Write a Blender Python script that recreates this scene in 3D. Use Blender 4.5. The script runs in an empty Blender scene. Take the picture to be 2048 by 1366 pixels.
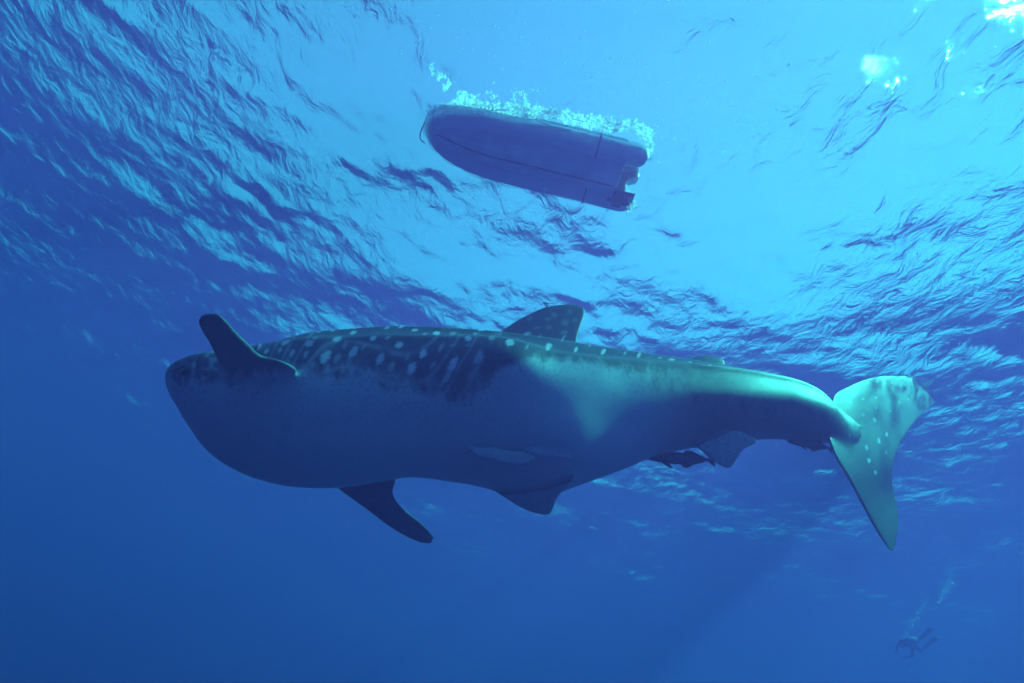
import bpy, bmesh, math, random
import numpy as np
from mathutils import Matrix, Vector

random.seed(7)
rng = np.random.RandomState(7)
R = math.radians
sc = bpy.context.scene
COL = sc.collection

# ------------------------------------------------------------------ camera
F = 1000.0                      # focal length in pixels of the 2048 px wide frame
CX, CY = 1024.0, 683.0
ZEN = np.array([330.0, 1000.0, 1130.0])     # the zenith seen from the camera (right, forward, up)
ZEN /= np.linalg.norm(ZEN)
CAM_DEPTH = 11.0                # metres of water above the lens
_f = np.array([0, 1.0, 0]); wy = _f - ZEN * ZEN[1]; wy /= np.linalg.norm(wy)
wx = np.cross(wy, ZEN)
RC = np.stack([wx, wy, ZEN])    # camera coordinates (right, forward, up) -> world
CAM = np.array([0, 0, -CAM_DEPTH])

def c2w(v):
    return np.asarray(v, float) @ RC.T
def P(px, py, d):
    """world point at distance d along the optical axis that lies on pixel px, py"""
    px, py, d = np.broadcast_arrays(np.asarray(px, float), np.asarray(py, float), np.asarray(d, float))
    v = np.stack([(px - CX) / F * d, d, -(py - CY) / F * d], -1)
    return c2w(v) + CAM
def onplane(px, py, p0, n):
    """point of the real plane (p0, n) seen at pixel px, py"""
    d = P(px, py, 1.0) - CAM
    t = ((p0 - CAM) @ n) / (d @ n)
    return CAM + d * np.expand_dims(t, -1)
def project(w):
    v = (np.asarray(w) - CAM) @ RC
    return CX + F * v[..., 0] / v[..., 1], CY - F * v[..., 2] / v[..., 1], v[..., 1]

cd = bpy.data.cameras.new('camera')
cam = bpy.data.objects.new('camera', cd); COL.objects.link(cam)
cd.sensor_width = 36.0; cd.lens = 36.0 * F / 2048.0
cd.clip_start = 0.05; cd.clip_end = 2000
m = Matrix.Identity(4)
right, fwd, up = c2w([1, 0, 0]), c2w([0, 1, 0]), c2w([0, 0, 1])
for r in range(3):
    m[r][0], m[r][1], m[r][2], m[r][3] = right[r], up[r], -fwd[r], CAM[r]
cam.matrix_world = m
sc.camera = cam

# ------------------------------------------------------------------ light
SUN_PX = (2150, -80)            # where the sun stands in the frame (under water)
sund = P(SUN_PX[0], SUN_PX[1], 1.0) - CAM; sund /= np.linalg.norm(sund)
_z = math.asin(min(1.0, 1.333 * math.hypot(sund[0], sund[1]))) # above the surface the sun stands lower (refraction)
_h = sund[:2] / math.hypot(sund[0], sund[1]); sund = np.array([_h[0] * math.sin(_z), _h[1] * math.sin(_z), math.cos(_z)])
sun_el = math.asin(sund[2]); sun_az = math.atan2(sund[0], sund[1])
w = bpy.data.worlds.new('World'); sc.world = w; w.use_nodes = True
nt = w.node_tree; bg = nt.nodes['Background']
sky = nt.nodes.new('ShaderNodeTexSky'); sky.sky_type = 'NISHITA'; sky.sun_disc = False; sky.dust_density = 0.0; sky.ozone_density = 0.4; sky.air_density = 1.2
sky.sun_elevation = sun_el; sky.sun_rotation = sun_az
nt.links.new(sky.outputs[0], bg.inputs[0]); bg.inputs[1].default_value = 0.15
sl = bpy.data.lights.new('sun', 'SUN'); sl.energy = 5.0; sl.angle = R(2.0); sl.color = (1.0, 0.97, 0.92)
so = bpy.data.objects.new('sun', sl); COL.objects.link(so)
so.rotation_euler = Vector(sund).to_track_quat('Z', 'Y').to_euler(); so.location = (8, 12, 20)
sc.view_settings.view_transform = 'Standard'; sc.view_settings.look = 'None'
sc.view_settings.gamma = 1.0; sc.view_settings.use_curve_mapping = False
sc.view_settings.exposure = 1.9
cy = sc.cycles
cy.max_bounces = 8; cy.volume_bounces = 2; cy.transparent_max_bounces = 12
cy.diffuse_bounces = 3; cy.glossy_bounces = 3; cy.transmission_bounces = 6
cy.use_adaptive_sampling = False; cy.use_denoising = True; cy.caustics_reflective = True; cy.caustics_refractive = True
cy.sample_clamp_indirect = 8.0

# ------------------------------------------------------------------ helpers
def new_mat(name):
    mt = bpy.data.materials.new(name); mt.use_nodes = True
    t = mt.node_tree; t.nodes.clear()
    return mt, t, t.nodes.new('ShaderNodeOutputMaterial')
def N(t, kind, **kw):
    n = t.nodes.new(kind)
    for k, v in kw.items():
        if k.startswith('i_'):
            key = k[2:]; n.inputs[int(key) if key.isdigit() else key.replace('_', ' ')].default_value = v
        else: setattr(n, k, v)
    return n
def mesh_obj(name, verts, faces, mat=None, parent=None, smooth=True):
    me = bpy.data.meshes.new(name)
    verts = np.asarray(verts, float).reshape(-1, 3)
    if isinstance(faces, np.ndarray):
        k = faces.shape[1]
        me.vertices.add(len(verts)); me.vertices.foreach_set('co', verts.ravel())
        me.loops.add(faces.size); me.loops.foreach_set('vertex_index', faces.ravel().astype(np.int32))
        me.polygons.add(len(faces)); me.polygons.foreach_set('loop_start', np.arange(0, faces.size, k, dtype=np.int32))
        me.update(calc_edges=True); me.validate()
    else:
        me.from_pydata([tuple(v) for v in verts], [], faces); me.validate()
    if smooth: me.polygons.foreach_set('use_smooth', [True] * len(me.polygons))
    if mat: me.materials.append(mat)
    o = bpy.data.objects.new(name, me); COL.objects.link(o)
    if parent: o.parent = parent
    return o
def tag(o, label=None, cat=None, group=None, kind=None):
    if label: o['label'] = label
    if cat: o['category'] = cat
    if group: o['group'] = group
    if kind: o['kind'] = kind
    return o
def grid_faces(nu, nv, wrap_v=False):
    i = np.arange(nu - 1)[:, None]; j = np.arange(nv if wrap_v else nv - 1)[None, :]
    a = i * nv + j; b = i * nv + (j + 1) % nv
    return np.stack([a, b, b + nv, a + nv], -1).reshape(-1, 4)

# ------------------------------------------------------------------ water surface
def axis(lo, hi, step, out):
    a = np.arange(lo, hi, step); l = []; x = lo; s = step
    while x > -out: s *= 1.06; x -= s; l.append(x)
    r = []; x = a[-1]; s = step
    while x < out: s *= 1.06; x += s; r.append(x)
    return np.concatenate([l[::-1], a, r])
def wave_height(X, Y):
    h = np.zeros_like(X); rw = np.random.RandomState(21)
    wind = R(WIND)
    for k in range(90):
        lam = 0.5 * (14.0 ** (k / 89.0)) * rw.uniform(.85, 1.15)
        th = wind + rw.normal(0, 0.5)
        sl_ = SLOPE * (0.95 if lam > 2 else .95)
        a = sl_ * lam / (2 * math.pi)
        kx, ky = math.cos(th) * 2 * math.pi / lam, math.sin(th) * 2 * math.pi / lam
        ph = rw.uniform(0, 6.28)
        p = kx * X + ky * Y + ph
        h += a * (np.sin(p) + 0.25 * np.sin(2 * p + 1.0))
    fade = 1 / (1 + (np.hypot(X, Y) / 90) ** 4)
    return h * fade
WIND = 100; SLOPE = 0.020
xs = axis(-22, 30, 0.10, 400); ys = axis(-6, 44, 0.10, 400)
X, Y = np.meshgrid(xs, ys, indexing='ij')
Z = wave_height(X, Y)
mw, t, out = new_mat('sea surface')
tc = N(t, 'ShaderNodeTexCoord')
mp = N(t, 'ShaderNodeMapping'); mp.inputs['Rotation'].default_value = (0, 0, R(-WIND)); mp.inputs['Scale'].default_value = (1, 0.75, 1)
t.links.new(tc.outputs['Object'], mp.inputs[0])
n1 = N(t, 'ShaderNodeTexNoise', i_Scale=2.0, i_Detail=5.5, i_Roughness=0.56, i_Distortion=0.6)
n2 = N(t, 'ShaderNodeTexNoise', i_Scale=0.22, i_Detail=2.0)
t.links.new(mp.outputs[0], n1.inputs['Vector']); t.links.new(tc.outputs['Object'], n2.inputs['Vector'])
mr = N(t, 'ShaderNodeMapRange', i_1=0.35, i_2=0.65, i_3=0.15, i_4=1.3)
t.links.new(n2.outputs[0], mr.inputs[0])
mu = N(t, 'ShaderNodeMath', operation='MULTIPLY'); t.links.new(n1.outputs[0], mu.inputs[0]); t.links.new(mr.outputs[0], mu.inputs[1])
bp = N(t, 'ShaderNodeBump', i_Strength=1.0, i_Distance=0.15); t.links.new(mu.outputs[0], bp.inputs['Height'])
fr = N(t, 'ShaderNodeFresnel', i_IOR=1.333); t.links.new(bp.outputs[0], fr.inputs['Normal'])
tr = N(t, 'ShaderNodeBsdfTransparent')
rf = N(t, 'ShaderNodeBsdfRefraction', i_Roughness=0.10, i_IOR=1.333); t.links.new(bp.outputs[0], rf.inputs['Normal'])
gl = N(t, 'ShaderNodeBsdfGlossy', i_Roughness=0.03); t.links.new(bp.outputs[0], gl.inputs['Normal'])
m1 = N(t, 'ShaderNodeMixShader', i_0=0.22); t.links.new(tr.outputs[0], m1.inputs[1]); t.links.new(rf.outputs[0], m1.inputs[2])
m2 = N(t, 'ShaderNodeMixShader'); t.links.new(fr.outputs[0], m2.inputs[0]); t.links.new(m1.outputs[0], m2.inputs[1]); t.links.new(gl.outputs[0], m2.inputs[2])
t.links.new(m2.outputs[0], out.inputs[0])
sea = mesh_obj('water_surface', np.stack([X, Y, Z], -1), grid_faces(len(xs), len(ys))[:, ::-1], mw)
if sea.data.polygons[0].normal.z < 0: sea.data.flip_normals()
tag(sea, 'rippled underside of the sea surface with bright sky above', kind='structure')

# ------------------------------------------------------------------ the body of water
mh, t, out = new_mat('clear blue sea water')
pv = N(t, 'ShaderNodeVolumePrincipled', i_Density=0.2)
pv.inputs['Color'].default_value = (0.22, 0.0385, 0.166, 1)
pv.inputs['Absorption Color'].default_value = (0.0, 0.565, 0.610, 1)
pv.inputs['Anisotropy'].default_value = 0.14
t.links.new(pv.outputs[0], out.inputs['Volume'])
bm = bmesh.new(); bmesh.ops.create_cube(bm, size=1.0)
for v in bm.verts:
    v.co.x *= 900; v.co.y *= 900; v.co.z = 2.2 if v.co.z > 0 else -200
me = bpy.data.meshes.new('haze'); bm.to_mesh(me); bm.free(); me.materials.append(mh)
hz = bpy.data.objects.new('haze', me); COL.objects.link(hz)
tag(hz, 'clear blue sea water filling the whole view', kind='stuff')

# ------------------------------------------------------------------ the whale shark
# worked out in camera-aligned metres (right, forward, up) and then turned into the world
def pc(px, py, d):
    return np.stack([(np.asarray(px, float) - CX) / F * d, np.asarray(d, float) + 0 * np.asarray(px, float), -(np.asarray(py, float) - CY) / F * d], -1)
def onp(px, py, p0, n):
    n = np.asarray(n, float); px = np.asarray(px, float); py = np.asarray(py, float)
    d = np.stack([(px - CX) / F, np.ones_like(px), -(py - CY) / F], -1)
    return d * ((np.asarray(p0) @ n) / (d @ n))[..., None]
def interp(xq, tab, k):
    """smooth (Catmull-Rom) lookup of column k of a table by its first column"""
    tab = np.asarray(tab, float); x = tab[:, 0]; y = tab[:, k]
    mtan = np.gradient(y, x)
    i = np.clip(np.searchsorted(x, xq) - 1, 0, len(x) - 2)
    h = x[i + 1] - x[i]; s = np.clip((xq - x[i]) / h, 0, 1)
    return (2*s**3 - 3*s**2 + 1) * y[i] + (s**3 - 2*s**2 + s) * h * mtan[i] + (-2*s**3 + 3*s**2) * y[i+1] + (s**3 - s**2) * h * mtan[i+1]
def sm(x, a, b):
    s = np.clip((np.asarray(x, float) - a) / (b - a), 0, 1); return s * s * (3 - 2 * s)
D0 = np.array([-0.16, 0.62, 0.757]); D0 /= np.linalg.norm(D0)
# column, top edge, bottom edge, distance, width/height
ST = [(339, 741, 760, 4.420, 1.5), (343, 733, 782, 4.425, 1.45), (352, 724, 801, 4.436, 1.4), (368, 712, 820, 4.456, 1.35), (390, 700, 846, 4.483, 1.3),
      (420, 687, 876, 4.520, 1.25), (450, 678, 905, 4.563, 1.2), (480, 672, 930, 4.607, 1.17), (530, 667, 960, 4.679, 1.12), (590, 661, 979, 4.766, 1.07),
      (640, 656, 983, 4.840, 1.04), (700, 652, 977, 4.930, 1.0), (760, 647, 966, 5.020, 1.0), (810, 645, 959, 5.097, 1.0), (870, 646, 962, 5.199, 1.0),
      (950, 652, 972, 5.335, 1.0), (1010, 658, 980, 5.439, 1.0), (1080, 666, 981, 5.569, .98), (1150, 676, 965, 5.700, .95), (1210, 685, 943, 5.829, .92),
      (1280, 697, 917, 5.979, .92), (1350, 708, 903, 6.157, .95), (1420, 720, 893, 6.340, 1.0), (1500, 734, 884, 6.580, 1.0), (1570, 748, 884, 6.839, .95),
      (1630, 769, 889, 7.130, .7), (1665, 792, 892, 7.34, .42), (1700, 825, 880, 7.56, .2), (1724, 848, 860, 7.70, .14)]
NU, NP = 420, 160
# more rings where the head closes
uu = np.concatenate([339 + (np.linspace(0, 1, 60) ** 2) * 81, np.linspace(420, 1728, NU - 60 + 1)[1:]])
top, bot, dep, rat = (interp(uu, ST, k) for k in (1, 2, 3, 4))
hh = (bot - top) / 2
Cc = pc(uu, (top + bot) / 2, dep[:])
Cc = np.stack([(uu - CX) / F * dep, dep, -((top + bot) / 2 - CY) / F * dep], -1)
def smooth_rows(a, n):
    for _ in range(n):
        b = a.copy(); b[1:-1] = (a[:-2] + 2 * a[1:-1] + a[2:]) / 4; a = b
    return a
Cs = smooth_rows(Cc, 60)
T = np.gradient(Cs, axis=0); T /= np.linalg.norm(T, axis=1, keepdims=True)
headw = sm(uu, 339, 430)[:, None]
Tn = T * headw + (1 - headw) * np.array([1.0, .15, -.1]); Tn /= np.linalg.norm(Tn, axis=1, keepdims=True)
Tn = smooth_rows(Tn, 60); Tn /= np.linalg.norm(Tn, axis=1, keepdims=True)
Du = D0 - (Tn @ D0)[:, None] * Tn; Du /= np.linalg.norm(Du, axis=1, keepdims=True)
Su = -np.cross(Du, Tn); Su /= np.linalg.norm(Su, axis=1, keepdims=True)      # towards its left flank
if Su[200][1] > 0: Su = -Su
Rm = hh / F * dep * np.clip(Tn[:, 0], .6, 1)
ad = Rm / np.sqrt((Du[:, 2]) ** 2 + (rat * Su[:, 2]) ** 2); as_ = ad * rat
ridge = [(336, 60), (600, 66), (800, 70), (1000, 78), (1200, 75), (1400, 68), (1728, 66)]
def radius(i, ph):
    """section radius at ring i (float arrays allowed), angle ph in degrees from the back"""
    a, s, u = ad[i], as_[i], uu[i]
    c, sn = np.cos(np.radians(ph)), np.sin(np.radians(ph))
    r = 1 / np.sqrt((c / a) ** 2 + (sn / s) ** 2)
    p = np.abs((ph + 180) % 360 - 180)
    r1 = interp(u, ridge, 1)
    w = sm(u, 480, 640)
    k1 = (0.025 + 0.05 * sm(u, 1050, 1500)) * w * (1 - sm(u, 1570, 1660))
    r = r * (1 + k1 * np.exp(-((p - r1) / (5.0 + 2.0 * (p > r1))) ** 2)
             + 0.020 * w * (1 - sm(u, 1250, 1450)) * np.exp(-((p - r1 * .70) / 5) ** 2)
             + 0.016 * w * (1 - sm(u, 1000, 1200)) * np.exp(-((p - r1 * .42) / 5) ** 2)
             + 0.02 * w * np.exp(-(p / 7) ** 2))
    r = r * (1 - 0.04 * sm(u, 1230, 1400) * (1 - sm(u, 1600, 1680)) * np.exp(-((p - r1 - 24) / 20) ** 2))
    # the flat between flank and belly, then flank and belly bulges shaped to catch the sun
    r = r * (1 - 0.035 * w * (1 - sm(u, 1100, 1300)) * np.exp(-((p - 138) / 14) ** 2))
    r = r * (1 + 0.20 * np.exp(-((u - 950) / 85) ** 2) * np.exp(-((p - 92) / 20) ** 2) + 0.17 * np.exp(-((u - 1070) / 72) ** 2) * np.exp(-((p - 140) / 18) ** 2))
    return r
ph = np.arange(NP) * 360.0 / NP
I, PH = np.meshgrid(np.arange(NU), ph, indexing='ij')
RR = radius(I, PH)
def surf_pt(i, phd, r):
    c = np.cos(np.radians(phd))[..., None]; s = np.sin(np.radians(phd))[..., None]
    return Cs[i] + (Du[i] * c + Su[i] * s) * r[..., None]
BV = surf_pt(I, PH, RR)
def pcx(v): return CX + F * v[..., 0] / v[..., 1], CY - F * v[..., 2] / v[..., 1]
BX, BY = pcx(BV)
gu = np.gradient(BV, axis=0); gp = np.roll(BV, -1, 1) - np.roll(BV, 1, 1)
BN = np.cross(gu, gp); BN /= np.linalg.norm(BN, axis=-1, keepdims=True) + 1e-9
if BN[200, 40] @ Su[200] < 0: BN = -BN
vis = (BN * BV).sum(-1) < 0
def surf(px, py):
    q = (BX - px) ** 2 + (BY - py) ** 2 + np.where(vis, 0, 1e9)
    k = np.unravel_index(q.argmin(), q.shape); return BV[k]
def at(u, phd):
    i = int(np.abs(uu - u).argmin()); return surf_pt(np.array(i), np.array(float(phd)), radius(np.array(i), np.array(float(phd))))

parts_v, parts_f = [], []
def add_loft(rings):
    """closed loft: rings n x k x 3, end caps to their centres"""
    rings = np.asarray(rings); n, k, _ = rings.shape
    base = sum(len(v) for v in parts_v)
    v = np.concatenate([rings.reshape(-1, 3), rings[0].mean(0)[None], rings[-1].mean(0)[None]])
    f = [tuple(q) for q in (grid_faces(n, k, True) + base).tolist()]
    a, b = base + n * k, base + n * k + 1
    f += [(a, base + (j + 1) % k, base + j) for j in range(k)]
    f += [(b, base + (n - 1) * k + j, base + (n - 1) * k + (j + 1) % k) for j in range(k)]
    parts_v.append(v); parts_f.append(f)
add_loft(BV)
def curve(pts, n):
    pts = np.asarray(pts, float); t_ = np.concatenate([[0], np.cumsum(np.linalg.norm(np.diff(pts, axis=0), axis=1))]); t_ /= t_[-1]
    q = np.linspace(0, 1, n)
    return np.stack([interp(q, np.column_stack([t_, pts[:, k]]), 1) for k in range(pts.shape[1])], -1)
def fin(le, te, p0, nrm, thick, root_flare=1.0, bow=0.0, ns=60, nc=22, tip_pow=.5, both=False):
    """a fin between two outlines given root -> tip, lying on the real plane p0 / nrm"""
    le, te = curve(le, ns), curve(te, ns)
    nrm = np.asarray(nrm, float); nrm /= np.linalg.norm(nrm)
    L = onp(le[:, 0], le[:, 1], p0, nrm); E = onp(te[:, 0], te[:, 1], p0, nrm)
    s = np.linspace(0, 1, ns)
    c = 0.5 - 0.5 * np.cos(np.linspace(0, math.pi, nc))
    foil = np.sqrt(np.clip(c, 0, 1)) * (1 - c) ** .8 * 2.0
    rings = []
    for i in range(ns):
        ch = L[i] + (E[i] - L[i]) * c[:, None]
        env = (1 - s[i] ** 4) ** tip_pow if not both else ((1 - (2 * s[i] - 1) ** 6) ** tip_pow)
        env = max(env, .25)
        th = (thick * foil * (1 + root_flare * np.exp(-s[i] / .12) * (not both)) + 0.018) * env
        off = bow * (np.sin(s[i] * math.pi / 2) ** 2) * nrm
        upv = ch + nrm * th[:, None] / 2 + off; lo = ch - nrm * th[:, None] / 2 + off
        rings.append(np.concatenate([upv, lo[1:-1][::-1]]))
    add_loft(rings)
# left pectoral, reaching up and towards the lens
pL = surf(515, 752)
fin([(462, 800), (447, 745), (432, 710), (418, 680), (402, 655), (397, 640), (402, 632), (416, 628)],
    [(610, 765), (592, 738), (560, 722), (522, 712), (498, 690), (470, 662), (452, 640), (438, 629)], pL, (0, .45, .89), .085, 1.2)
fin([(530, 745), (545, 740)], [(600, 755), (597, 748)], pL + np.array([0, -.01, .0]), (0, .45, .89), .04, 0.2, ns=12, nc=12)
# right pectoral, hidden root, reaching down and away
pR = at(610, -118)
fin([(560, 880), (640, 948), (690, 985), (738, 1020), (780, 1052), (815, 1073), (845, 1085), (862, 1087)],
    [(770, 900), (792, 950), (790, 968), (786, 985), (795, 1005), (812, 1022), (845, 1048), (869, 1074)], pR, (0, .81, .575), .09, 1.0)
# dorsal fins stand on the back, in the plane of the spine
pD = at(1090, 0)
fin([(965, 692), (1000, 665), (1020, 650), (1040, 638), (1064, 626), (1085, 617), (1112, 611), (1140, 609)],
    [(1150, 710), (1152, 695), (1154, 680), (1157, 665), (1162, 650), (1168, 634), (1169, 619), (1162, 611)], pD, Su[250], .07, .8)
pD2 = at(1415, 0)
fin([(1350, 735), (1370, 722), (1388, 714), (1410, 710)], [(1440, 745), (1447, 738), (1450, 730), (1444, 716)], pD2, Su[330], .04, .5, ns=24)
# pelvic fins
pP = surf(1050, 896) + np.array([0, -.035, 0])
fin([(930, 890), (948, 910), (975, 918), (1000, 925), (1022, 929), (1041, 931)],
    [(1135, 908), (1142, 916), (1122, 915), (1095, 914), (1076, 916), (1058, 926)], pP, (.28, -.80, .5), .03, .6, ns=40, tip_pow=.3)
pP2 = surf(1090, 958)
fin([(975, 968), (988, 980), (1005, 992), (1030, 1008), (1056, 1021), (1080, 1028), (1094, 1030)],
    [(1152, 945), (1150, 955), (1143, 966), (1128, 980), (1114, 998), (1108, 1015), (1102, 1027)], pP2, (0.0, .88, .47), .045, 1.0)
# anal fin
pA = surf(1430, 868)
fin([(1330, 862), (1372, 878), (1395, 897), (1415, 913), (1436, 928), (1452, 937)],
    [(1480, 862), (1514, 884), (1486, 900), (1476, 915), (1468, 927), (1463, 936)], pA, (0.05, -.9, .44), .04, .8, ns=40, tip_pow=.3)
# tail fin: one blade from the upper tip to the lower tip
kT = NU - 30
nT = Su[kT] + 0.42 * Tn[kT]; nT = np.array([0.62, -.60, .50])
pT = Cs[NU - 12]
fin([(1889, 769), (1858, 760), (1800, 752), (1745, 755), (1700, 771), (1668, 790), (1662, 820), (1655, 860), (1668, 905), (1700, 962), (1730, 1018), (1757, 1067), (1778, 1100)],
    [(1891, 774), (1874, 802), (1842, 830), (1812, 868), (1793, 905), (1784, 935), (1784, 965), (1788, 990), (1793, 1012), (1796, 1040), (1794, 1065), (1792, 1085), (1788, 1103)],
    pT, nT, .055, 0, ns=120, nc=30, both=True, tip_pow=.8)

V = np.concatenate(parts_v); Fs = sum(parts_f, [])
tmp = mesh_obj('body_source', c2w(V) + CAM, Fs)
bm = bmesh.new(); bm.from_mesh(tmp.data); bmesh.ops.recalc_face_normals(bm, faces=bm.faces[:]); bm.to_mesh(tmp.data); bm.free()
md = tmp.modifiers.new('remesh', 'REMESH'); md.mode = 'VOXEL'; md.voxel_size = 0.012; md.use_smooth_shade = True
ms = tmp.modifiers.new('smooth', 'SMOOTH'); ms.factor = 0.5; ms.iterations = 7
dg = bpy.context.evaluated_depsgraph_get(); dg.update()
bme = bpy.data.meshes.new_from_object(tmp.evaluated_get(dg)); bme.name = 'body'
bpy.data.objects.remove(tmp, do_unlink=True)
nv = len(bme.vertices); co = np.empty(nv * 3); bme.vertices.foreach_get('co', co); co = co.reshape(-1, 3)
nr = np.empty(nv * 3); bme.vertices.foreach_get('normal', nr); nr = nr.reshape(-1, 3)
vc = (co - CAM) @ RC
print('shark verts', nv)
# soften the joints where fins grow out of the body
ed = np.empty(len(bme.edges) * 2, np.int32); bme.edges.foreach_get('vertices', ed); ed = ed.reshape(-1, 2)
deg = np.bincount(ed.ravel(), minlength=nv).astype(float)[:, None]
def soften(centres, iters):
    global vc
    wgt = np.zeros(nv)
    for c_, r_ in centres: wgt = np.maximum(wgt, 1 - sm(np.linalg.norm(vc - c_, axis=1), r_ * .5, r_))
    use = np.where((wgt[ed[:, 0]] > 0) | (wgt[ed[:, 1]] > 0))[0]; e = ed[use]
    for _ in range(iters):
        acc = np.zeros_like(vc)
        for k_ in range(3):
            acc[:, k_] = np.bincount(e[:, 0], vc[e[:, 1], k_], nv) + np.bincount(e[:, 1], vc[e[:, 0], k_], nv)
        d_ = np.bincount(e.ravel(), minlength=nv).astype(float)[:, None]
        vc = vc + (acc / np.maximum(d_, 1) - vc) * (wgt[:, None] * .6) * (d_ >= deg)
soften([(surf(1690, 868), .42), (surf(450, 745), .28), (surf(520, 748), .30), (surf(575, 745), .16), (surf(1722, 856), .16)], 150)
soften([(surf(1000, 925), .22), (surf(1080, 930), .22), (surf(1150, 935), .2), (surf(1400, 880), .2), (surf(1460, 878), .2)], 14)
soften([(surf(955, 893), .16), (surf(1020, 887), .18), (surf(1090, 893), .16)], 60)
co = vc @ RC.T + CAM
# where each vertex sits on the body: ring, angle, radius
ri = np.zeros(nv, int)
sub = np.arange(0, NU, 2)
for a in range(0, nv, 20000):
    d = vc[a:a + 20000, None, :] - Cs[None, sub, :]
    # signed distance from each ring plane, the closest ring plane among near ones wins
    al = np.abs((d * Tn[None, sub]).sum(-1)); rd = np.linalg.norm(d, axis=-1)
    ri[a:a + 20000] = sub[(al + 0.35 * rd).argmin(1)]
dv = vc - Cs[ri]
pd, ps = (dv * Du[ri]).sum(-1), (dv * Su[ri]).sum(-1)
ang = np.degrees(np.arctan2(ps, pd)); rv = np.hypot(pd, ps)
onbody = (rv < radius(ri, ang) * 1.06 + 0.02)
# the same place on the left flank, as seen from the camera: the pattern is drawn once and mirrored
along = (dv * Tn[ri]).sum(-1)[:, None] * Tn[ri]
mirror = Cs[ri] + along + Du[ri] * pd[:, None] + Su[ri] * np.abs(ps)[:, None]
qx, qy = pcx(np.where(onbody[:, None], mirror, vc))
u_ = uu[ri]; aa = np.abs(ang)
from mathutils import noise as mn
_tab = {}
def nz(x, y, f, seed=0.0):
    """cheap smooth value noise in the pattern plane"""
    if seed not in _tab: _tab[seed] = np.random.RandomState(int(seed * 10) + 3).rand(256, 256)
    g = _tab[seed]
    x = np.asarray(x) * f + 1000; y = np.asarray(y) * f + 1000
    i, j = np.floor(x).astype(int), np.floor(y).astype(int); fx, fy = x - i, y - j
    fx = fx * fx * (3 - 2 * fx); fy = fy * fy * (3 - 2 * fy)
    G = lambda a, b: g[a % 256, b % 256]
    return (G(i, j) * (1 - fx) + G(i + 1, j) * fx) * (1 - fy) + (G(i, j + 1) * (1 - fx) + G(i + 1, j + 1) * fx) * fy
# edge of the dark back, lowered on the tail stalk as painted shade
line = [(330, 748), (430, 755), (520, 742), (600, 738), (700, 748), (800, 762), (880, 788), (930, 790), (965, 772), (1005, 735), (1040, 722), (1100, 718), (1200, 728), (1270, 744), (1400, 772), (1520, 798), (1600, 815), (1728, 890)]
ly = interp(np.clip(qx, 330, 1728), line, 1)
jag = (nz(qx, qy * .6, 1 / 6, 1) - .5) * 22 + (nz(qx, qy * .6, 1 / 16, 2) - .5) * 34 + (nz(qx, qy, 1 / 2.5, 3) - .5) * 16
soft = 1.0 - .6 * sm(qx, 960, 1020) + 1.1 * sm(qx, 1200, 1350)
back = 1 - sm(qy - ly + jag * soft, -22 * soft - 2, 24 * soft + 2)
back = np.where(aa > 150, 0, back); back = np.where(aa < 30, 1, back)
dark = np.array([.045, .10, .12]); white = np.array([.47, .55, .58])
spot = np.zeros(nv); bar = np.zeros(nv)
def ell(cx, cy, a, b, dx, dy):
    n_ = math.hypot(dx, dy); dx /= n_; dy /= n_
    x, y = qx - cx, qy - cy
    return ((x * dx + y * dy) / a) ** 2 + ((x * dy - y * dx) / b) ** 2
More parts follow.
